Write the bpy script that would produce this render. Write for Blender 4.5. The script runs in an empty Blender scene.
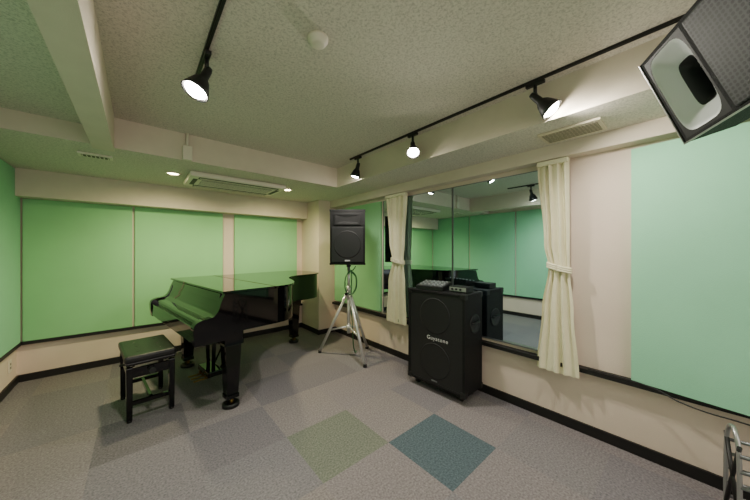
import bpy, bmesh, math, random
from mathutils import Vector, Matrix, Euler
random.seed(4)
C = bpy.context.scene.collection

# ------------------------------------------------------------ materials
def s2l(c):
    return tuple(((x/255)/12.92 if x/255 <= .04045 else ((x/255+.055)/1.055)**2.4) for x in c)

def mat(name, rgb, rough=.5, metal=0., var=0., vscale=8., bump=0., bscale=60., coat=0., emit=None, estr=0., spec=.5):
    m = bpy.data.materials.new(name); m.use_nodes = True
    nt = m.node_tree; b = nt.nodes['Principled BSDF']
    col = s2l(rgb)
    b.inputs['Roughness'].default_value = rough
    b.inputs['Metallic'].default_value = metal
    b.inputs['Coat Weight'].default_value = coat
    b.inputs['Specular IOR Level'].default_value = spec
    tc = nt.nodes.new('ShaderNodeTexCoord')
    n = nt.nodes.new('ShaderNodeTexNoise'); n.inputs['Scale'].default_value = vscale
    n.inputs['Detail'].default_value = 4
    nt.links.new(tc.outputs['Object'], n.inputs['Vector'])
    r = nt.nodes.new('ShaderNodeValToRGB')
    r.color_ramp.elements[0].position = .3; r.color_ramp.elements[1].position = .7
    r.color_ramp.elements[0].color = (*[x*(1-var) for x in col], 1)
    r.color_ramp.elements[1].color = (*[min(1, x*(1+var)) for x in col], 1)
    nt.links.new(n.outputs['Fac'], r.inputs['Fac'])
    nt.links.new(r.outputs['Color'], b.inputs['Base Color'])
    if bump:
        n2 = nt.nodes.new('ShaderNodeTexNoise'); n2.inputs['Scale'].default_value = bscale
        n2.inputs['Detail'].default_value = 3
        nt.links.new(tc.outputs['Object'], n2.inputs['Vector'])
        bp = nt.nodes.new('ShaderNodeBump'); bp.inputs['Strength'].default_value = bump
        bp.inputs['Distance'].default_value = .01
        nt.links.new(n2.outputs['Fac'], bp.inputs['Height'])
        nt.links.new(bp.outputs['Normal'], b.inputs['Normal'])
    if emit:
        b.inputs['Emission Color'].default_value = (*s2l(emit), 1)
        b.inputs['Emission Strength'].default_value = estr
    return m

def ceiling_mat(name, rgb):
    m = mat(name, rgb, .95)
    nt = m.node_tree; b = nt.nodes['Principled BSDF']
    tc = nt.nodes.new('ShaderNodeTexCoord')
    n = nt.nodes.new('ShaderNodeTexNoise'); n.inputs['Scale'].default_value = 90
    n.inputs['Detail'].default_value = 4; n.inputs['Roughness'].default_value = .65
    n.inputs['Distortion'].default_value = .8
    nt.links.new(tc.outputs['Object'], n.inputs['Vector'])
    r = nt.nodes.new('ShaderNodeValToRGB')
    c = s2l(rgb)
    e = r.color_ramp.elements
    e[0].position = .36; e[0].color = (*[x*.68 for x in c], 1)
    e[1].position = .54; e[1].color = (*c, 1)
    nt.links.new(n.outputs['Fac'], r.inputs['Fac'])
    nt.links.new(r.outputs['Color'], b.inputs['Base Color'])
    bp = nt.nodes.new('ShaderNodeBump'); bp.inputs['Strength'].default_value = .45
    bp.inputs['Distance'].default_value = .005
    nt.links.new(r.outputs['Color'], bp.inputs['Height'])
    nt.links.new(bp.outputs['Normal'], b.inputs['Normal'])
    return m

def grille_mat(name, rgb, scale=120., hole=(6, 6, 7)):
    m = mat(name, rgb, .5)
    nt = m.node_tree; b = nt.nodes['Principled BSDF']
    tc = nt.nodes.new('ShaderNodeTexCoord')
    v = nt.nodes.new('ShaderNodeTexVoronoi'); v.inputs['Scale'].default_value = scale
    v.inputs['Randomness'].default_value = 0.1
    nt.links.new(tc.outputs['Object'], v.inputs['Vector'])
    r = nt.nodes.new('ShaderNodeValToRGB')
    e = r.color_ramp.elements
    e[0].position = .38; e[0].color = (*s2l(hole), 1)
    e[1].position = .48; e[1].color = (*s2l(rgb), 1)
    nt.links.new(v.outputs['Distance'], r.inputs['Fac'])
    nt.links.new(r.outputs['Color'], b.inputs['Base Color'])
    return m

M_wall = mat('cream_wallpaper', (218, 200, 184), .85, var=.04, vscale=3, bump=.15, bscale=200)
M_ceil = ceiling_mat('acoustic_ceiling', (216, 209, 194))
M_beam = mat('cream_beam', (213, 201, 182), .85, var=.03, bump=.1, bscale=200)
M_green = mat('green_fabric', (142, 202, 144), .95, var=.08, vscale=1.2, bump=.25, bscale=400)
M_teal = mat('teal_green_fabric', (144, 206, 164), .95, var=.05, vscale=1.5, bump=.25, bscale=400)
M_mint = mat('mint_fabric', (146, 208, 170), .95, var=.05, vscale=2, bump=.25, bscale=400)
M_base = mat('black_vinyl', (20, 18, 18), .5)
M_black = mat('black_plastic', (16, 16, 17), .5)
M_piano = mat('piano_black', (4, 4, 5), .05, spec=.5)
M_brass = mat('brass', (120, 98, 56), .4, 1)
M_vinyl = mat('black_leatherette', (14, 14, 15), .38, bump=.1, bscale=150)
M_tolex = mat('black_tolex', (14, 14, 15), .65, bump=.3, bscale=300, spec=.3)
M_cone2 = mat('dark_grille_ring', (23, 23, 25), .65)
M_grille = grille_mat('speaker_grille', (31, 31, 33), 90)
M_grille_f = grille_mat('steel_mesh', (72, 72, 76), 90)
M_chrome = mat('silver_metal', (214, 214, 212), .3, .65)
M_dchrome = mat('grey_metal', (130, 132, 134), .35, .7)
M_white = mat('white_plastic', (222, 214, 196), .5)
M_wdark = mat('vent_slot', (40, 38, 32), .6)
M_vslot = mat('beige_vent_slot', (76, 70, 54), .6)
M_vent = mat('beige_vent', (204, 194, 168), .5)
M_curt = mat('curtain_cloth', (228, 222, 190), .9, var=.03, vscale=20, bump=.1, bscale=200)
M_mirror = mat('mirror_glass', (204, 228, 236), .02, 1)
M_screen = mat('grey_panel', (74, 76, 78), .4, .3)
M_text = mat('white_lettering', (205, 205, 205), .5)
M_knob = mat('knob_grey', (180, 180, 180), .5)
M_horn = mat('horn_silver', (232, 233, 235), .4, 0)
M_throat = mat('horn_throat', (40, 41, 43), .5)
M_bulb = mat('lamp_glow', (255, 250, 235), .5, emit=(255, 248, 232), estr=120)
M_dl = mat('downlight_glow', (255, 250, 220), .5, emit=(255, 240, 190), estr=30)
M_cableg = mat('green_cable', (48, 104, 64), .5)
M_alu = mat('aluminium', (170, 170, 168), .35, .7)

# ------------------------------------------------------------ mesh builder
class Part:
    def __init__(s, name, mt, parent=None, label=None):
        s.name, s.parent, s.label = name, parent, label
        s.mats = mt if isinstance(mt, list) else [mt]
        s.bm = bmesh.new()
    def _mi(s, faces, mi):
        for f in faces: f.material_index = mi
    def box(s, lo, hi, bevel=0., mi=0, M=None, taper=None):
        lo, hi = Vector(lo), Vector(hi)
        co = [(lo.x, lo.y, lo.z), (hi.x, lo.y, lo.z), (hi.x, hi.y, lo.z), (lo.x, hi.y, lo.z),
              (lo.x, lo.y, hi.z), (hi.x, lo.y, hi.z), (hi.x, hi.y, hi.z), (lo.x, hi.y, hi.z)]
        if taper:
            cx, cy = (lo.x+hi.x)/2, (lo.y+hi.y)/2
            co = [((x-cx)*taper+cx, (y-cy)*taper+cy, z) if i < 4 else (x, y, z) for i, (x, y, z) in enumerate(co)]
        vs = [s.bm.verts.new((M @ Vector(c)) if M else c) for c in co]
        fs = [s.bm.faces.new([vs[i] for i in q]) for q in
              [(0, 3, 2, 1), (4, 5, 6, 7), (0, 1, 5, 4), (1, 2, 6, 5), (2, 3, 7, 6), (3, 0, 4, 7)]]
        s._mi(fs, mi)
        if bevel:
            es = list({e for f in fs for e in f.edges})
            r = bmesh.ops.bevel(s.bm, geom=es, offset=bevel, segments=2, affect='EDGES', profile=.6)
            s._mi(r['faces'], mi)
        return fs
    def cyl(s, p0, p1, r0, r1=None, n=20, mi=0, cap=True, smooth=True):
        p0, p1 = Vector(p0), Vector(p1); r1 = r0 if r1 is None else r1
        d = (p1-p0).normalized(); q = d.to_track_quat('Z', 'Y')
        a = [s.bm.verts.new(p0 + q @ Vector((r0*math.cos(t), r0*math.sin(t), 0))) for t in [2*math.pi*i/n for i in range(n)]]
        b = [s.bm.verts.new(p1 + q @ Vector((r1*math.cos(t), r1*math.sin(t), 0))) for t in [2*math.pi*i/n for i in range(n)]]
        for i in range(n):
            f = s.bm.faces.new((a[i], a[(i+1) % n], b[(i+1) % n], b[i])); f.smooth = smooth; f.material_index = mi
        if cap:
            f = s.bm.faces.new(a[::-1]); f.material_index = mi
            f = s.bm.faces.new(b); f.material_index = mi
    def lathe(s, origin, axis, prof, n=28, mi=0):
        o = Vector(origin); q = Vector(axis).normalized().to_track_quat('Z', 'Y')
        rings = []
        for r, h in prof:
            if r < 1e-5: rings.append([s.bm.verts.new(o + q @ Vector((0, 0, h)))]*n)
            else: rings.append([s.bm.verts.new(o + q @ Vector((r*math.cos(2*math.pi*i/n), r*math.sin(2*math.pi*i/n), h))) for i in range(n)])
        for A, B in zip(rings, rings[1:]):
            for i in range(n):
                vs = []
                for v in (A[i], A[(i+1) % n], B[(i+1) % n], B[i]):
                    if v not in vs: vs.append(v)
                if len(vs) > 2:
                    f = s.bm.faces.new(vs); f.smooth = True; f.material_index = mi
    def prism(s, poly, f, a, b, mi=0, smooth=False):
        A = [s.bm.verts.new(f(p, a)) for p in poly]; B = [s.bm.verts.new(f(p, b)) for p in poly]
        n = len(poly)
        fs = [s.bm.faces.new(A[::-1]), s.bm.faces.new(B)]
        for i in range(n):
            g = s.bm.faces.new((A[i], A[(i+1) % n], B[(i+1) % n], B[i])); g.smooth = smooth; fs.append(g)
        s._mi(fs, mi)
        return fs
    def tube(s, pts, r, n=8, mi=0, sub=6, closed=False):
        P = [Vector(p) for p in pts]; out = []
        if len(P) > 2:
            for i in range(len(P)-1):
                p0 = P[max(i-1, 0)]; p1 = P[i]; p2 = P[i+1]; p3 = P[min(i+2, len(P)-1)]
                for k in range(sub):
                    t = k/sub
                    out.append(.5*((2*p1)+(-p0+p2)*t+(2*p0-5*p1+4*p2-p3)*t*t+(-p0+3*p1-3*p2+p3)*t**3))
            out.append(P[-1])
        else: out = P
        rings = []
        up = Vector((0, 0, 1))
        for i, p in enumerate(out):
            d = (out[min(i+1, len(out)-1)]-out[max(i-1, 0)]).normalized()
            u = up - d*up.dot(d)
            if u.length < .05: u = Vector((1, 0, 0)) - d*d.x
            u.normalize(); up = u; w = d.cross(u)
            rings.append([s.bm.verts.new(p + u*r*math.cos(2*math.pi*k/n) + w*r*math.sin(2*math.pi*k/n)) for k in range(n)])
        for A, B in zip(rings, rings[1:]):
            for k in range(n):
                f = s.bm.faces.new((A[k], A[(k+1) % n], B[(k+1) % n], B[k])); f.smooth = True; f.material_index = mi
        for q in (rings[0][::-1], rings[-1]):
            f = s.bm.faces.new(q); f.material_index = mi
    def done(s, **kw):
        bmesh.ops.recalc_face_normals(s.bm, faces=s.bm.faces)
        me = bpy.data.meshes.new(s.name)
        cs = [v.co for v in s.bm.verts]
        lo = Vector((min(c.x for c in cs), min(c.y for c in cs), min(c.z for c in cs)))
        hi = Vector((max(c.x for c in cs), max(c.y for c in cs), max(c.z for c in cs)))
        o = Vector(((lo.x+hi.x)/2, (lo.y+hi.y)/2, lo.z))
        bmesh.ops.translate(s.bm, verts=s.bm.verts, vec=-o)
        s.bm.to_mesh(me); s.bm.free()
        for m in s.mats: me.materials.append(m)
        ob = bpy.data.objects.new(s.name, me); C.objects.link(ob); ob.location = o
        if s.parent: ob.parent = s.parent
        if s.label: ob['label'] = s.label
        for k, v in kw.items(): ob[k] = v
        return ob

def empty(name, loc, rz=0., label='', category='', mtx=None, **kw):
    e = bpy.data.objects.new(name, None); C.objects.link(e)
    e.empty_display_size = .1
    if mtx is not None: e.matrix_world = mtx
    else:
        e.location = loc; e.rotation_euler = (0, 0, rz)
    e['label'] = label; e['category'] = category
    for k, v in kw.items(): e[k] = v
    return e

def text_mesh(name, txt, size, mt, parent, loc, rot, shear=0.):
    cu = bpy.data.curves.new(name+'_c', 'FONT'); cu.body = txt; cu.size = size; cu.extrude = .0008
    cu.align_x = 'CENTER'; cu.align_y = 'CENTER'; cu.shear = shear; cu.space_character = 1.15
    t = bpy.data.objects.new(name+'_t', cu); C.objects.link(t)
    bpy.context.view_layer.update()
    me = bpy.data.meshes.new_from_object(t.evaluated_get(bpy.context.evaluated_depsgraph_get()))
    bpy.data.objects.remove(t)
    me.materials.clear(); me.materials.append(mt)
    ob = bpy.data.objects.new(name, me); C.objects.link(ob); ob.parent = parent
    ob.location = loc; ob.rotation_euler = rot
    return ob

def struct(name, lo, hi, mt, down=None):
    p = Part(name, [mt, down or mt])
    fs = p.box(lo, hi)
    if down: fs[0].material_index = 1
    return p.done(kind='structure')

# ------------------------------------------------------------ room shell
XL, XR, YB, YF = -.90, 2.40, 4.33, -2.6
ZC, ZS = 2.30, 2.07
struct('wall_left', (XL-.12, YF-.12, -.1), (XL, YB+.12, ZC+.1), M_wall)
struct('wall_right', (XR, YF-.12, -.1), (XR+.12, YB+.12, ZC+.1), M_wall)
struct('wall_back', (XL, YB, -.1), (XR, YB+.12, ZC+.1), M_wall)
struct('wall_front', (XL, YF-.12, -.1), (XR, YF, ZC+.1), M_wall)
struct('ceiling', (XL, YF, ZC), (XR, YB, ZC+.1), M_ceil)
struct('trim_1', (XL, 2.85, ZS), (XR, YB, ZC), M_beam, M_ceil)
struct('trim_2', (1.85, YF, ZS), (XR, 2.85, ZC), M_beam, M_ceil)
struct('trim_3', (-.250, YF, ZS-.03), (-.135, 2.85, ZC), M_beam)
struct('trim_4', (XL, YF, 2.2), (-.250, 2.85, ZC), M_beam, M_ceil)
struct('trim_5', (XL, 4.13, 1.81), (2.1, YB, ZS), M_beam)
struct('trim_6', (2.1, 3.75, 0), (XR, YB, ZS), M_wall)
struct('trim_7', (2.3, YF, 1.97), (XR, 3.75, ZS), M_beam)
struct('trim_8', (XL, YB-.035, .365), (2.1, YB, .395), M_base)
struct('trim_9', (XL, YF, .365), (XL+.035, YB-.035, .395), M_base)
struct('trim_10', (XR-.06, YF, .445), (XR, 3.75, .475), M_base)
struct('baseboard_back', (XL, YB-.015, 0), (2.1, YB, .07), M_base)
struct('baseboard_left', (XL, YF, 0), (XL+.015, YB-.015, .07), M_base)
struct('baseboard_right', (XR-.015, YF, 0), (XR, 3.75, .07), M_base)
p = Part('baseboard_pillar', M_base); p.box((2.085, 3.735, 0), (2.1, YB-.015, .07)); p.box((2.1, 3.735, 0), (XR-.015, 3.75, .07)); p.done(kind='structure')

# floor of carpet tiles: one mesh, each tile its own face and tone
tones = [(125, 120, 122), (121, 116, 120), (130, 123, 124), (123, 119, 122), (117, 112, 116)]
ck = dict(var=.32, vscale=90, bump=.6, bscale=220, spec=.15)
tm = [mat('carpet_%d' % i, c, .97, **ck) for i, c in enumerate(tones)]
tm += [mat('carpet_blue', (84, 97, 103), .97, **ck),
       mat('carpet_green', (114, 118, 106), .97, **ck),
       mat('carpet_beige', (132, 125, 124), .97, **ck),
       mat('carpet_dark', (109, 104, 107), .97, **ck)]
def cuts(lo, hi, o):
    k = math.ceil((lo-o)/.5); r = [lo]
    while o+.5*k < hi-.001:
        if o+.5*k > lo+.001: r.append(o+.5*k)
        k += 1
    return r+[hi]
bm = bmesh.new()
xs, ys = cuts(XL, XR, 1.28), cuts(YF, YB, 1.34)
special = {(0, -1): 5, (-1, 0): 6, (0, 0): 7, (-2, -1): 7, (-3, 2): 8, (-1, 2): 4, (-1, 1): 7}
for i in range(len(xs)-1):
    for j in range(len(ys)-1):
        kx = math.floor(((xs[i]+xs[i+1])/2-1.28)/.5); ky = math.floor(((ys[j]+ys[j+1])/2-1.34)/.5)
        f = bm.faces.new([bm.verts.new(c) for c in [(xs[i], ys[j], 0), (xs[i+1], ys[j], 0), (xs[i+1], ys[j+1], 0), (xs[i], ys[j+1], 0)]])
        f.material_index = special.get((kx, ky), random.choice([0, 1, 2, 3, 4]))
bmesh.ops.remove_doubles(bm, verts=bm.verts, dist=1e-4)
r = bmesh.ops.extrude_face_region(bm, geom=bm.faces[:])
bmesh.ops.translate(bm, verts=[g for g in r['geom'] if isinstance(g, bmesh.types.BMVert)], vec=(0, 0, -.1))
bmesh.ops.recalc_face_normals(bm, faces=bm.faces)
me = bpy.data.meshes.new('floor'); bm.to_mesh(me); bm.free()
for m in tm: me.materials.append(m)
fo = bpy.data.objects.new('floor', me); C.objects.link(fo); fo['kind'] = 'structure'

# ------------------------------------------------------------ acoustic panels
def panel(lo, hi, mt, label, group='fabric acoustic wall panels', rz=0.):
    p = Part('acoustic_panel', mt); p.box(lo, hi, bevel=.006)
    o = p.done(label=label, category='wall panel', group=group)
    if rz: o.rotation_euler = (0, 0, rz)
    return o
for a, b in [(-.86, -.05), (-.03, .9), (1.05, 2.0)]:
    panel((a, YB-.032, .397), (b, YB-.001, 1.808), M_green, 'green fabric acoustic panel on the wall behind the piano')
for a, b in [(3.3, 4.29), (2.3, 3.27), (1.3, 2.27), (.3, 1.27), (-.7, .27)]:
    panel((XL+.001, a, .397), (XL+.032, b, 2.065), M_teal, 'tall green fabric acoustic panel on side wall')
panel((XR-.035, 2.63, .5), (XR-.001, 3.72, 1.93), M_green, 'green fabric acoustic panel beside the mirror behind the loudspeaker')
p = Part('acoustic_panel', M_mint)
p.prism([(XR-.001, .25), (XR-.045, .25), (XR-.13, -.3), (XR-.13, -1.3), (XR-.001, -1.3)], lambda q, t: Vector((q[0], q[1], t)), .478, 1.935)
p.done(label='mint green fabric acoustic panel beside the curtain', category='wall panel', group='fabric acoustic wall panels')

# ------------------------------------------------------------ mirror
for a, b in [(.62, 1.57), (1.575, 2.6)]:
    e = empty('wall_mirror', (XR, (a+b)/2, .5), 0, 'large wall mirror pane between curtains', 'mirror', group='wall mirror panes')
    h = (b-a)/2
    p = Part('glass', M_mirror, e); p.box((-.008, -h, .0), (0, h, 1.43)); p.done()
    p = Part('frame', M_dchrome, e)
    p.box((-.012, -h, 0), (0, -h+.006, 1.43)); p.box((-.012, h-.006, 0), (0, h, 1.43)); p.box((-.012, -h, 1.424), (0, h, 1.43)); p.box((-.012, -h, 0), (0, h, .012)); p.done()

# ------------------------------------------------------------ curtains
def curtain(keys, z0, z1, folds, label, tiez, x0):
    def yr(z):
        for (za, a, b), (zb, c, d) in zip(keys, keys[1:]):
            if za <= z <= zb:
                t = (z-za)/(zb-za); t = t*t*(3-2*t)
                return a+(c-a)*t, b+(d-b)*t
        return keys[-1][1:]
    e = empty('curtain', (x0, sum(keys[-1][1:])/2, z0), 0, label, 'curtain', group='tied-back curtains')
    p = Part('cloth', M_curt, e)
    n, m = folds*14, 60
    rows = []
    ymid = sum(keys[-1][1:])/2
    for j in range(m+1):
        z = z0+(z1-z0)*j/m
        a, b = yr(z); w = b-a; W = keys[-1][2]-keys[-1][1]
        pin = 1-.6*math.exp(-((z-tiez)/.06)**2)
        amp = .013*min(1.3, (w/W)**.5 + .15)*pin
        row = []
        for i in range(n+1):
            s = i/n
            y = a+(b-a)*s
            ph = 2*math.pi*folds*s + 1.1*math.sin(1.8*z+s*4)
            x = -amp*(math.sin(ph)+.5*math.sin(1.5*ph+z*2.5)) - .015*math.sin(math.pi*s)
            row.append(p.bm.verts.new((x, y-ymid, z-z0 + (0.006*math.sin(ph) if j == 0 else 0))))
        rows.append(row)
    for A, B in zip(rows, rows[1:]):
        for i in range(n):
            f = p.bm.faces.new((A[i], A[i+1], B[i+1], B[i])); f.smooth = True
    p.done()
    a, b = yr(tiez)
    p = Part('tie_band', M_curt, e)
    pts = []
    for k in range(25):
        t = 2*math.pi*k/24
        pts.append(((-.042*math.cos(t)), (a+b)/2-ymid+(b-a)/2*1.08*math.sin(t), tiez-z0+.02*math.sin(t)))
    for dz in (-.014, 0, .014):
        p.tube([(q[0], q[1], q[2]+dz) for q in pts], .009, sub=1)
    p.done()
    p = Part('heading', M_curt, e); W = keys[-1]
    p.box((-.035, W[1]-ymid, z1-z0-.03), (.015, W[2]-ymid, z1-z0+.004), bevel=.006); p.done()
curtain([(.40, .51, .79), (.85, .545, .75), (1.17, .57, .705), (1.35, .57, .735), (1.96, .575, .775)], .40, 1.96, 4,
        'pale cream curtain tied back beside the mint panel', 1.17, 2.335)
curtain([(.43, 2.13, 2.50), (.9, 2.16, 2.45), (1.17, 2.19, 2.38), (1.4, 2.17, 2.43), (1.96, 2.14, 2.47)], .43, 1.96, 4,
        'pale cream curtain tied back beside the loudspeaker stand', 1.17, 2.335)

# ------------------------------------------------------------ grand piano
G = empty('grand_piano', (.31, 2.33, 0), math.radians(8), 'glossy black grand piano with its lid closed', 'piano')
def cat(P, sub=6):
    out = []
    for i in range(len(P)-1):
        p0, p1, p2, p3 = [Vector(P[k]) for k in (max(i-1, 0), i, i+1, min(i+2, len(P)-1))]
        for k in range(sub):
            t = k/sub
            out.append(.5*((2*p1)+(-p0+p2)*t+(2*p0-5*p1+4*p2-p3)*t*t+(-p0+3*p1-3*p2+p3)*t**3))
    out.append(Vector(P[-1])); return [tuple(q) for q in out]
W = 1.49
bent = cat([(.64, 0), (.76, .03), (.87, .13), (.96, .30), (1.04, .50), (1.15, .66), (1.30, .75), (1.48, .78), (1.64, .81), (1.75, .90), (1.80, 1.05), (1.80, 1.22), (1.76, 1.40), (1.68, 1.47), (1.56, W)])
up = lambda q, t: Vector((q[0], q[1], t))
p = Part('rim', M_piano, G); p.prism([(.20, 0)]+bent+[(.20, W)], up, .65, .960); p.done()
def off(o, P):
    out = []
    for i in range(len(P)):
        a, b = Vector(P[max(i-1, 0)]), Vector(P[min(i+1, len(P)-1)])
        t = (b-a).normalized(); q = Vector(P[i])+Vector((t.y, -t.x))*o
        out.append(tuple(q))
    return out
bl = off(.018, bent)
p = Part('lid', M_piano, G); p.prism([(.618, -.018)]+bl+[(.618, W+.018)], up, .966, .982); p.done()
p = Part('lid_flap', M_piano, G); p.prism([(.18, -.018), (.603, -.018), (.603, W+.018), (.18, W+.018)], up, .966, .982)
p.done()
p = Part('hinge', M_brass, G); p.cyl((.6105, 0, .977), (.6105, W, .977), .004, n=8); p.done()
prof = cat([(.0, .60), (-.01, .68), (-.01, .735), (.005, .765), (.04, .782), (.085, .788), (.125, .80), (.155, .84), (.175, .90), (.20, .958)], 5)+[(.20, .60)]
fy = lambda q, t: Vector((q[0], t, q[1]))
for a, b in [(0, .065), (W-.065, W)]:
    p = Part('arm', M_piano, G); p.prism(prof, fy, a, b); p.done()
p = Part('key_bed', M_piano, G); p.box((0.0, .065, .61), (.30, W-.065, .66), bevel=.004); p.done()
p = Part('key_slip', M_piano, G); p.box((.0, .066, .655), (.03, W-.066, .73), bevel=.003); p.done()
fb = [(.028, .665), (.028, .745), (.035, .762), (.055, .770), (.10, .776), (.14, .80), (.165, .85), (.18, .90), (.188, .957), (.198, .957), (.198, .665)]
p = Part('fallboard', M_piano, G); p.prism(fb, fy, .066, W-.066); p.done()
for x, y in [(.30, .15), (.30, W-.15), (1.53, 1.15)]:
    p = Part('leg', M_piano, G)
    p.box((x-.075, y-.075, .52), (x+.075, y+.075, .651), bevel=.006)
    p.box((x-.062, y-.062, .11), (x+.062, y+.062, .52), bevel=.004, taper=.72)
    p.box((x-.05, y-.05, .075), (x+.05, y+.05, .11), bevel=.006); p.done()
    p = Part('caster', M_brass, G); p.cyl((x, y, .05), (x, y, .075), .02); p.cyl((x-.012, y, .042), (x+.012, y, .042), .03)
    p.done()
    p = Part('caster_cup', M_black, G); p.lathe((x, y, 0), (0, 0, 1), [(0, 0), (.065, 0), (.066, .03), (.05, .035), (.045, .012), (0, .012)]); p.done()
p = Part('pedal_lyre', M_piano, G)
for dy in (-.07, .07):
    p.cyl((.34, .74+dy, .14), (.34, .74+dy*1.5, .60), .016, .02)
p.box((.27, .59, .10), (.40, .89, .15), bevel=.008); p.box((.28, .60, .575), (.40, .88, .615), bevel=.004)
p.cyl((.39, .66, .12), (.66, .62, .655), .008); p.cyl((.39, .82, .12), (.66, .86, .655), .008); p.done()
for dy in (-.075, 0, .075):
    p = Part('pedal', M_brass, G); p.box((.17, .74+dy-.014, .075), (.29, .74+dy+.014, .085), bevel=.004); p.box((.26, .74+dy-.008, .08), (.30, .74+dy+.008, .11)); p.done()
p = Part('music_desk_prop', M_piano, G); p.box((.275, .3, .960), (.6, 1.18, .9655)); p.done()

# ------------------------------------------------------------ piano bench
B = empty('piano_bench', (.055, 3.02, 0), math.radians(6), 'black adjustable piano bench with padded seat in front of the keyboard', 'bench')
sx, sy = .16, .265
p = Part('seat', M_vinyl, B); p.box((-sx, -sy, .445), (sx, sy, .50), bevel=.018)
for i in (-1, 1):
    for j in (-1, 0, 1):
        p.lathe((i*.07, j*.15, .499), (0, 0, 1), [(.009, 0), (.008, .003), (0, .004)], n=10)
p.done()
p = Part('apron', M_piano, B)
p.box((-sx+.01, -sy+.01, .425), (sx-.01, sy-.01, .445), bevel=.003)
p.box((-sx+.02, -sy+.02, .33), (sx-.02, -sy+.04, .40)); p.box((-sx+.02, sy-.04, .33), (sx-.02, sy-.02, .40))
p.box((-sx+.02, -sy+.03, .33), (-sx+.04, sy-.03, .40)); p.box((sx-.04, -sy+.03, .33), (sx-.02, sy-.03, .40)); p.done()
for i in (-1, 1):
    for j in (-1, 1):
        cx, cy = i*(sx-.03), j*(sy-.03)
        p = Part('leg', M_piano, B); p.box((cx-.02, cy-.02, .015), (cx+.02, cy+.02, .41), bevel=.003, taper=.85)
        p.cyl((cx, cy, 0), (cx, cy, .018), .016); p.done()
p = Part('lift_mechanism', M_black, B)
for i in (-1, 1):
    for a, b in ((-.18, .02), (.18, -.02)):
        p.cyl((i*.1, a, .40), (i*.1, b, .432), .008, n=8)
p.cyl((-.17, 0, .37), (.17, 0, .37), .008, n=8); p.done()
p = Part('stretcher', M_piano, B)
for j in (-1, 1): p.box((-sx+.04, j*(sy-.03)-.01, .12), (sx-.04, j*(sy-.03)+.01, .15))
p.box((-.01, -sy+.03, .12), (.01, sy-.03, .15)); p.done()
for j in (-1, 1):
    p = Part('knob', M_black, B); p.cyl((0, j*(sy-.025), .37), (0, j*(sy+.035), .37), .022); p.done()

# ------------------------------------------------------------ speaker stand
sc = Vector((1.96, 2.76))
S = empty('speaker_stand', (sc.x, sc.y, 0), 0, 'silver tripod speaker stand holding a black loudspeaker', 'speaker stand')
p = Part('pole', M_chrome, S); p.cyl((0, 0, .28), (0, 0, .82), .021); p.cyl((0, 0, .8), (0, 0, 1.094), .017); p.done()
p = Part('collar', M_chrome, S); p.cyl((0, 0, .71), (0, 0, .78), .034); p.cyl((0, 0, .78), (0, 0, .85), .026); p.done()
p = Part('sliding_collar', M_chrome, S); p.cyl((0, 0, .33), (0, 0, .38), .03); p.done()
p = Part('knob', M_black, S); p.cyl((0, 0, .77), (-.05, -.03, .77), .008); p.cyl((-.05, -.03, .77), (-.075, -.045, .77), .018); p.done()
for ang in (262, 124, 8):
    L = .39 if ang != 8 else .33
    d = Vector((math.cos(math.radians(ang)), math.sin(math.radians(ang)), 0))
    p = Part('leg', M_chrome, S)
    f = d*L; p.cyl(d*.03+Vector((0, 0, .75)), Vector((f.x, f.y, .02)), .018, n=12)
    mid = d*(.03+(L-.03)*.62)+Vector((0, 0, .75-.73*.62))
    p.cyl(d*.03+Vector((0, 0, .355)), mid, .011, n=10); p.done()
    p = Part('foot', M_black, S); p.cyl(Vector((f.x, f.y, 0)), Vector((f.x, f.y, .035)), .023, .018); p.done()

th = math.radians(-40)
SP = empty('loudspeaker', (sc.x, sc.y, 1.13), th, 'black two-way loudspeaker on a silver tripod stand', 'loudspeaker')
w, d, H = .205, .17, .64
p = Part('body', M_tolex, SP)
p.prism([(-w, -d), (w, -d), (w*.72, d), (-w*.72, d)], up, 0.0, H)
p.prism([(-w-.004, -d-.004), (w+.004, -d-.004), (w+.004, -d+.03), (-w-.004, -d+.03)], up, -.004, .018)
p.prism([(-w-.004, -d-.004), (w+.004, -d-.004), (w+.004, -d+.03), (-w-.004, -d+.03)], up, H-.018, H+.004); p.done()
p = Part('front_grille', M_grille, SP); p.box((-w+.02, -d-.012, .03), (w-.02, -d, H-.20), bevel=.004); p.done()
p = Part('woofer', M_cone2, SP)
p.lathe((0, -d-.0125, .235), (0, -1, 0), [(.160, -.001), (.160, .0015), (.150, .0015), (.147, .0005)], n=40)
p.done()
p = Part('horn', M_tolex, SP)
o = [(-1, -1), (1, -1), (1, 1), (-1, 1)]
rings = [(.155, .068, -d+.0), (.155, .068, -d-.010), (.140, .054, -d-.011), (.105, .036, -d-.006), (.035, .020, -d-.003)]
R = [[p.bm.verts.new((a*x_, yy, H-.11+b*z_)) for a, b in o] for x_, z_, yy in rings]
for Aq, Bq in zip(R, R[1:]):
    for i in range(4): p.bm.faces.new((Aq[i], Aq[(i+1) % 4], Bq[(i+1) % 4], Bq[i]))
p.bm.faces.new(R[-1]); p.done()
p = Part('badge', M_text, SP); p.box((-.03, -d-.0145, .04), (.03, -d-.0125, .054)); p.done()
p = Part('pole_socket', M_black, SP); p.cyl((0, 0, -.035), (0, 0, .0), .028); p.done()
p = Part('audio_cable', M_cableg)
cp = [(2.02, 2.70, 1.10), (1.97, 2.68, 1.06)]
for k in range(19):   # hanging coil
    t = 2*math.pi*k/6
    cp.append((1.95+.075*math.sin(t)*.76+.006*math.cos(k), 2.710-.065*math.sin(t)*.65-.004*k/6, .90+.14*math.cos(t)))
cp += [(1.96, 2.71, .66), (1.98, 2.71, .4), (2.0, 2.72, .15), (2.06, 2.76, .012), (2.12, 2.82, .008)]
p.tube(cp, .006)
p.done(label='thin green audio cable looped around the speaker stand', category='cable')

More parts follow.
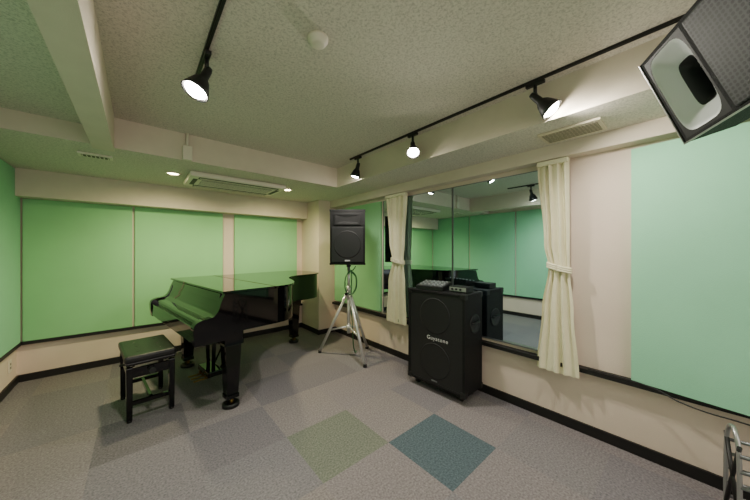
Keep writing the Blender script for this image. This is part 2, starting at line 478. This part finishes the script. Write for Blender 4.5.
# ------------------------------------------------------------ bass speaker cabinet
A = empty('speaker_cabinet', (2.185, 1.535, 0), math.radians(-88), 'tall black amplifier speaker cabinet on casters by the mirror', 'speaker cabinet')
w, d, z0, z1 = .305, .155, .065, .925
p = Part('body', M_tolex, A)
p.box((-w, -d+.02, z0), (w, d, z1), bevel=.012)
fr = .025
p.box((-w, -d, z0), (-w+fr, -d+.03, z1), bevel=.006); p.box((w-fr, -d, z0), (w, -d+.03, z1), bevel=.006)
p.box((-w, -d, z0), (w, -d+.03, z0+fr), bevel=.006); p.box((-w, -d, z1-fr), (w, -d+.03, z1), bevel=.006); p.done()
p = Part('front_grille', M_grille, A); p.box((-w+fr, -d+.006, z0+fr), (w-fr, -d+.02, z1-fr)); p.done()
for cz in (.29, .70):
    p = Part('woofer', M_cone2, A)
    p.lathe((0, -d+.0055, cz), (0, -1, 0), [(.162, -.001), (.162, .0010), (.153, .0010), (.150, .0004)], n=40); p.done()
for x in (-w, w):
    for z in (z0, z1):
        for y in (-d, d-.045):
            p = Part('corner_guard', M_black, A); sx_ = -1 if x < 0 else 1; sz_ = 1 if z == z0 else -1
            p.box((min(x+sx_*.004, x-sx_*.045), y-.004 if y < 0 else y, min(z-sz_*.004, z+sz_*.045)), (max(x+sx_*.004, x-sx_*.045), y+.045 if y < 0 else y+.049, max(z-sz_*.004, z+sz_*.045)), bevel=.008)
            p.done()
for x in (-w+.07, w-.07):
    for y in (-d+.07, d-.07):
        p = Part('caster', M_base, A); p.cyl((x-.013, y, .026), (x+.013, y, .026), .026); p.box((x-.02, y-.02, .045), (x+.02, y+.02, .066)); p.done()
for x, s_ in ((w, 1), (-w, -1)):
    p = Part('side_handle', M_black, A)
    p.lathe((x, .01, .66), (s_, 0, 0), [(.085, -.002), (.085, .006), (.075, .008), (.065, .003), (0, .002)], n=32)
    p.cyl((x+s_*.009, -.06, .67), (x+s_*.009, .08, .67), .009); p.done()
text_mesh('brand_lettering', 'Guyatone', .050, M_text, A, (.03, -d+.0045, .495), (math.pi/2, 0, 0), 0)
p = Part('name_plate', M_dchrome, A); p.box((-.03, -d+.002, .105), (.03, -d+.0065, .116)); p.done()

X = empty('audio_mixer', (2.15, 1.61, .93), math.radians(-80), 'small black audio mixer with grey knobs on the speaker cabinet', 'mixer')
p = Part('chassis', M_black, X); p.prism([(-.10, .0), (.10, .0), (.10, .065), (-.10, .03)], lambda q, t: Vector((t, q[0], q[1])), -.15, .13); p.done()
p = Part('control_panel', M_screen, X)
Mx = Matrix.Translation((0, 0, .0485)) @ Matrix.Rotation(math.atan2(.035, .20), 4, 'X')
p.box((-.14, -.09, 0), (.12, .09, .003), M=Mx); p.done()
kn = Part('knob', M_knob, X, label='rows of small grey mixer knobs')
for i in range(6):
    for j in range(3):
        a = Mx @ Vector((-.12+.044*i, -.055+.055*j, .003)); b = Mx @ Vector((-.12+.044*i, -.055+.055*j, .013))
        kn.cyl(a, b, .006, n=8)
kn.done(kind='stuff')
X2 = empty('audio_receiver', (2.18, 1.345, .93), math.radians(-88), 'small black audio receiver box with silver front on the cabinet', 'audio device')
p = Part('case', M_black, X2); p.box((-.085, -.06, .001), (.085, .06, .048), bevel=.004); p.done()
p = Part('face_plate', M_alu, X2); p.box((-.08, -.063, .008), (.08, -.06, .042)); p.done()
for i in range(3):
    p = Part('knob', M_black, X2); p.cyl((-.05+.04*i, -.063, .025), (-.05+.04*i, -.072, .025), .009); p.done()

# ------------------------------------------------------------ suspended speaker
ux = Vector((-.818, -.562, .135)).normalized(); uz = Vector((-.071, .338, .940)); uz = (uz-ux*uz.dot(ux)).normalized(); uy = uz.cross(ux)
w, H, D = .26, .297, .24
Aw = Vector((1.256, .112, 1.909))
org = Aw+ux*w-uz*H
MW = Matrix(((ux.x, uy.x, uz.x, org.x), (ux.y, uy.y, uz.y, org.y), (ux.z, uy.z, uz.z, org.z), (0, 0, 0, 1)))
U = empty('hanging_loudspeaker', (0, 0, 0), 0, 'black loudspeaker with metal grille and pale horn hung from the ceiling', 'loudspeaker', mtx=MW)
p = Part('cabinet', M_tolex, U)
fz = lambda q, t: Vector((t, q[0], q[1]))
p.prism([(.13, 0.02), (.13, H), (D, H*.84), (D, H*.30)], fz, -w, w)
p.box((-w, 0, 0), (-w+.01, .131, H)); p.box((w-.01, 0, 0), (w, .131, H))
p.box((-w+.01, 0, 0), (w-.01, .131, .01)); p.box((-w+.01, 0, H-.01), (w-.01, .131, H))
p.box((-w+.150, .000, .01), (-w+.162, .131, H-.01)); p.done()
p = Part('metal_grille', M_grille_f, U); p.box((-w+.162, -.004, .010), (w-.010, .012, H-.010), bevel=.006); p.done()
p = Part('horn', [M_horn, M_black, M_throat], U)
cx = -w+.080; o = []
for k in range(32):
    t = 2*math.pi*k/32; c_, s_ = math.cos(t), math.sin(t)
    o.append((math.copysign(abs(c_)**.45, c_), math.copysign(abs(s_)**.45, s_)))
rings = [(.074, .142, .001), (.064, .130, .001), (.056, .116, .010), (.042, .094, .022), (.030, .074, .036), (.022, .058, .055), (.016, .044, .085), (.010, .034, .115)]
R = [[p.bm.verts.new((cx+a*x_, yy, H/2+b*z_)) for a, b in o] for x_, z_, yy in rings]
for k, (Aq, Bq) in enumerate(zip(R, R[1:])):
    for i in range(32):
        f = p.bm.faces.new((Aq[i], Aq[(i+1) % 32], Bq[(i+1) % 32], Bq[i])); f.material_index = [1, 0, 0, 0, 2, 2, 2][k]; f.smooth = k > 0
p.bm.faces.new(R[-1]).material_index = 1
# flat black baffle around the rounded mouth
out = [(math.copysign(min(1, abs(a)*1.3), a)*.075, math.copysign(min(1, abs(b)*1.3), b)*.143) for a, b in o]
V1 = [p.bm.verts.new((cx+a, .0005, H/2+b)) for a, b in out]; V2 = [p.bm.verts.new((cx+a*.0655, .0005, H/2+b*.132)) for a, b in o]
for i in range(32):
    f = p.bm.faces.new((V1[i], V1[(i+1) % 32], V2[(i+1) % 32], V2[i])); f.material_index = 1
p.done()
p = Part('edge_strip', M_alu, U); p.box((-w, -.003, -.003), (w, .002, 0.001)); p.box((-w-.003, -.003, -.003), (-w, .002, H)); p.done()
inv = MW.inverted()
cw = MW @ Vector((0, .16, H*.9))
p = Part('ceiling_bracket', M_base, U)
p.cyl(inv @ Vector((cw.x, cw.y, ZC)), Vector((0, .16, H*.85)), .014); p.cyl(inv @ Vector((cw.x, cw.y, ZC)), inv @ Vector((cw.x, cw.y, ZC-.012)), .06); p.done()

# ------------------------------------------------------------ light tracks and spot lamps
def track(x, y0, y1, label):
    p = Part('light_track', M_base); p.box((x-.009, y0, ZC-.014), (x+.009, y1, ZC))
    p.box((x-.003, y0, ZC-.017), (x+.003, y1, ZC-.014)); p.done(label=label, category='light track', group='ceiling light tracks')
track(.255, -1.5, 1.95, 'thin dark lighting track on the textured ceiling')
track(1.76, -1.5, 2.45, 'thin dark lighting track beside the soffit')
def spot(x, y, aim, label, power, lit=True, col=(1, .94, .83), size=100, sc=1.):
    e = empty('track_spotlight', (x, y, ZC-.017), 0, label, 'spotlight', group='black track spotlights')
    aim = Vector(aim).normalized()
    p = Part('adapter', M_black, e); p.box((-.013, -.05, -.02), (.013, .05, .0), bevel=.003); p.cyl((0, 0, -.02), (0, 0, -.075), .010); p.done()
    piv = Vector((0, 0, -.09))
    p = Part('yoke', M_black, e); p.cyl((0, 0, -.07), piv, .013); p.done()
    L = .13*sc
    hb = piv-aim*.012
    p = Part('lamp_shade', M_black, e)
    p.lathe(hb, aim, [(0, -.02), (.015, -.018), (.019, .0), (.021, L*.35), (.033*sc, L*.5), (.049*sc, L*.85), (.055*sc, L), (.051*sc, L), (.044*sc, L*.82), (.02, L*.5), (0, L*.5)])
    p.done()
    p = Part('bulb', M_bulb if lit else M_horn, e); p.lathe(hb, aim, [(0, L*.52), (.018, L*.55), (.040*sc, L*.82), (.043*sc, L*.95), (.03*sc, L*1.05), (0, L*1.08)]); p.done()
    if power:
        l = bpy.data.lights.new('spot_lamp', 'SPOT'); l.energy = power; l.color = col; l.spot_size = math.radians(size); l.spot_blend = .9; l.shadow_soft_size = .04
        o = bpy.data.objects.new('spot_lamp', l); C.objects.link(o); o.parent = e
        o.location = hb+aim*(L*1.08+.045); o.rotation_euler = aim.to_track_quat('-Z', 'Y').to_euler()
spot(.262, 1.60, (-.34, -.10, -.78), 'black track spotlight with bright round lamp on the ceiling', 76, sc=1.12, size=145)
spot(1.76, 2.31, (-.1, .3, -.95), 'black track spotlight pointing down near the loudspeaker', 38, lit=True, size=145)
spot(1.76, 1.546, (-.38, -.38, -.75), 'black track spotlight with glaring lamp above the cabinet', 78, size=165)
spot(1.76, .60, (.18, -.60, -.72), 'black track spotlight aimed at the mint panel', 42, sc=1.08, size=160)

# ------------------------------------------------------------ ceiling fixtures
for x, y in [(.265, 3.39), (1.432, 3.36)]:
    e = empty('downlight', (x, y, ZS-.012), 0, 'round recessed downlight with warm glow in lower ceiling', 'downlight', group='recessed downlights')
    p = Part('trim_ring', M_white, e); p.lathe((0, 0, .012), (0, 0, -1), [(.048, 0), (.072, .0), (.07, .008), (.05, .012), (.048, .0)]); p.done()
    p = Part('lens', M_dl, e); p.lathe((0, 0, .012), (0, 0, -1), [(0, .0005), (.049, .0005), (.045, .006), (0, .008)]); p.done()
    l = bpy.data.lights.new('down_lamp', 'SPOT'); l.energy = 110; l.color = (1, .89, .52); l.spot_size = math.radians(160); l.spot_blend = 1; l.shadow_soft_size = .05
    o = bpy.data.objects.new('down_lamp', l); C.objects.link(o); o.parent = e; o.location = (0, 0, -.01); o.rotation_euler = (math.radians(12), 0, 0)
E = empty('air_conditioner', (.86, 3.43, ZS-.05), 0, 'white ceiling cassette air conditioner with dark slots', 'air conditioner')
p = Part('panel', M_white, E); p.box((-.48, -.27, 0), (.48, .27, .05), bevel=.015); p.done()
p = Part('intake_grille', [M_white, M_wdark], E)
p.box((-.36, -.12, -.004), (.36, .12, .0), mi=1)
for i in range(6): p.box((-.36, -.115+i*.042, -.007), (.36, -.100+i*.042, -.003))
p.done()
for y in (-.20, .20):
    p = Part('air_louver', [M_white, M_wdark], E); p.box((-.40, y-.042, -.003), (.40, y+.042, .0), mi=1)
    p.box((-.39, y-.008, -.006), (.39, y+.008, -.003)); p.done()
for x in (-.42, .42):
    p = Part('side_slot', M_wdark, E); p.box((x-.02, -.15, -.003), (x+.02, .15, .0)); p.done()
def vent(x, y, w, d, label, m1, m2, n=7, z=ZS):
    e = empty('air_vent', (x, y, z-.014), 0, label, 'vent', group='ceiling vents')
    p = Part('frame', m1, e); p.box((-w, -d, 0), (w, d, .014), bevel=.003); p.done()
    p = Part('louver', [m1, m2], e, label='slatted vent opening'); p.box((-w+.02, -d+.02, -.002), (w-.02, d-.02, 0), mi=1)
    for i in range(n):
        xx = -w+.026+(2*w-.052)*i/(n-1); p.box((xx-.003, -d+.02, -.003), (xx+.003, d-.02, -.002))
    p.done()
vent(-.26, 3.17, .10, .05, 'small white rectangular ceiling vent', M_white, M_vslot)
vent(2.12, .51, .105, .165, 'beige slatted ceiling vent above the curtain', M_vent, M_vslot, 8)
e = empty('smoke_detector', (.642, 1.153, ZC-.035), 0, 'round white smoke detector on the textured ceiling', 'smoke detector')
p = Part('housing', M_white, e); p.lathe((0, 0, .035), (0, 0, -1), [(0, 0), (.048, 0), (.048, .012), (.042, .016), (.036, .03), (.028, .035), (0, .035)]); p.done()
e = empty('ceiling_sensor', (.32, 2.83, 2.09), 0, 'small white sensor box hanging at the soffit edge', 'sensor')
p = Part('box', M_white, e); p.box((-.035, -.02, -.02), (.035, .02, .10), bevel=.006); p.done()
p = Part('stem', M_white, e); p.cyl((0, 0, .10), (0, 0, .21), .012); p.done()
e = empty('wall_outlet', (XL+.001, 4.12, .17), 0, 'small white wall outlet above the baseboard', 'outlet')
p = Part('cover_plate', M_white, e); p.box((0, -.035, 0), (.008, .035, .11), bevel=.002); p.done()
p = Part('socket', M_wdark, e); p.box((.008, -.012, .03), (.0095, -.006, .05)); p.box((.008, .006, .03), (.0095, .012, .05)); p.box((.008, -.012, .065), (.0095, -.006, .085)); p.box((.008, .006, .065), (.0095, .012, .085)); p.done()

# ------------------------------------------------------------ metal stand in the corner and cables
K = empty('folding_stand', (2.19, -.22, 0), math.radians(12), 'folded grey tubular metal stand standing by the wall', 'stand')
p = Part('frame', M_alu, K)
for y in (-.13, .10):
    p.tube([(-.10, y, .012), (-.10, y, .2), (-.09, y, .38), (-.05, y, .45), (0, y, .45), (.04, y, .38), (.05, y, .2), (.05, y, .012)], .009)
p.done()
for z in (.08, .15, .22, .29, .36):
    p = Part('cross_bar', M_dchrome, K); p.cyl((-.10, -.13, z), (-.10, .10, z), .009); p.cyl((.05, -.13, z), (.05, .10, z), .008); p.done()
p = Part('brace', M_base, K); p.cyl((-.1, .10, .05), (.05, .10, .40), .008); p.cyl((.05, .10, .05), (-.1, .10, .40), .008); p.done()
p = Part('power_cable', M_base)
p.tube([(2.345, .47, .480), (2.35, .3, .480), (2.322, .15, .477), (2.28, .05, .455), (2.25, -.05, .45), (2.235, -.15, .455), (2.225, -.3, .45)], .004)
p.done(label='thin black cable lying along the wall rail', category='cable')

# ------------------------------------------------------------ added soft fill lights behind the camera
def area(loc, rot, sx_, sy_, power, col):
    l = bpy.data.lights.new('room_fill', 'AREA'); l.shape = 'RECTANGLE'; l.size = sx_; l.size_y = sy_; l.energy = power; l.color = col
    o = bpy.data.objects.new('room_fill', l); C.objects.link(o); o.location = loc; o.rotation_euler = rot
area((.8, -1.3, 2.22), (0, 0, 0), 1.0, 1.4, 16, (1, .96, .9))  # unseen soft fill standing in for room fluorescents, no fixture modelled
area((.7, -2.5, 1.2), (math.radians(97), 0, 0), 2.4, 1.6, 32, (1, .96, .9))  # large fill added at the front wall to brighten the room

w = bpy.data.worlds.new('world'); bpy.context.scene.world = w; w.use_nodes = True
w.node_tree.nodes['Background'].inputs['Color'].default_value = (.5, .52, .5, 1)
w.node_tree.nodes['Background'].inputs['Strength'].default_value = .2

# ------------------------------------------------------------ camera
cam = bpy.data.cameras.new('camera'); cam.lens = 13.15; cam.sensor_width = 36; cam.clip_start = .02
co = bpy.data.objects.new('camera', cam); C.objects.link(co); co.location = (0, 0, 1.3)
co.rotation_euler = (math.pi/2, 0, -math.radians(40.86))
bpy.context.scene.camera = co
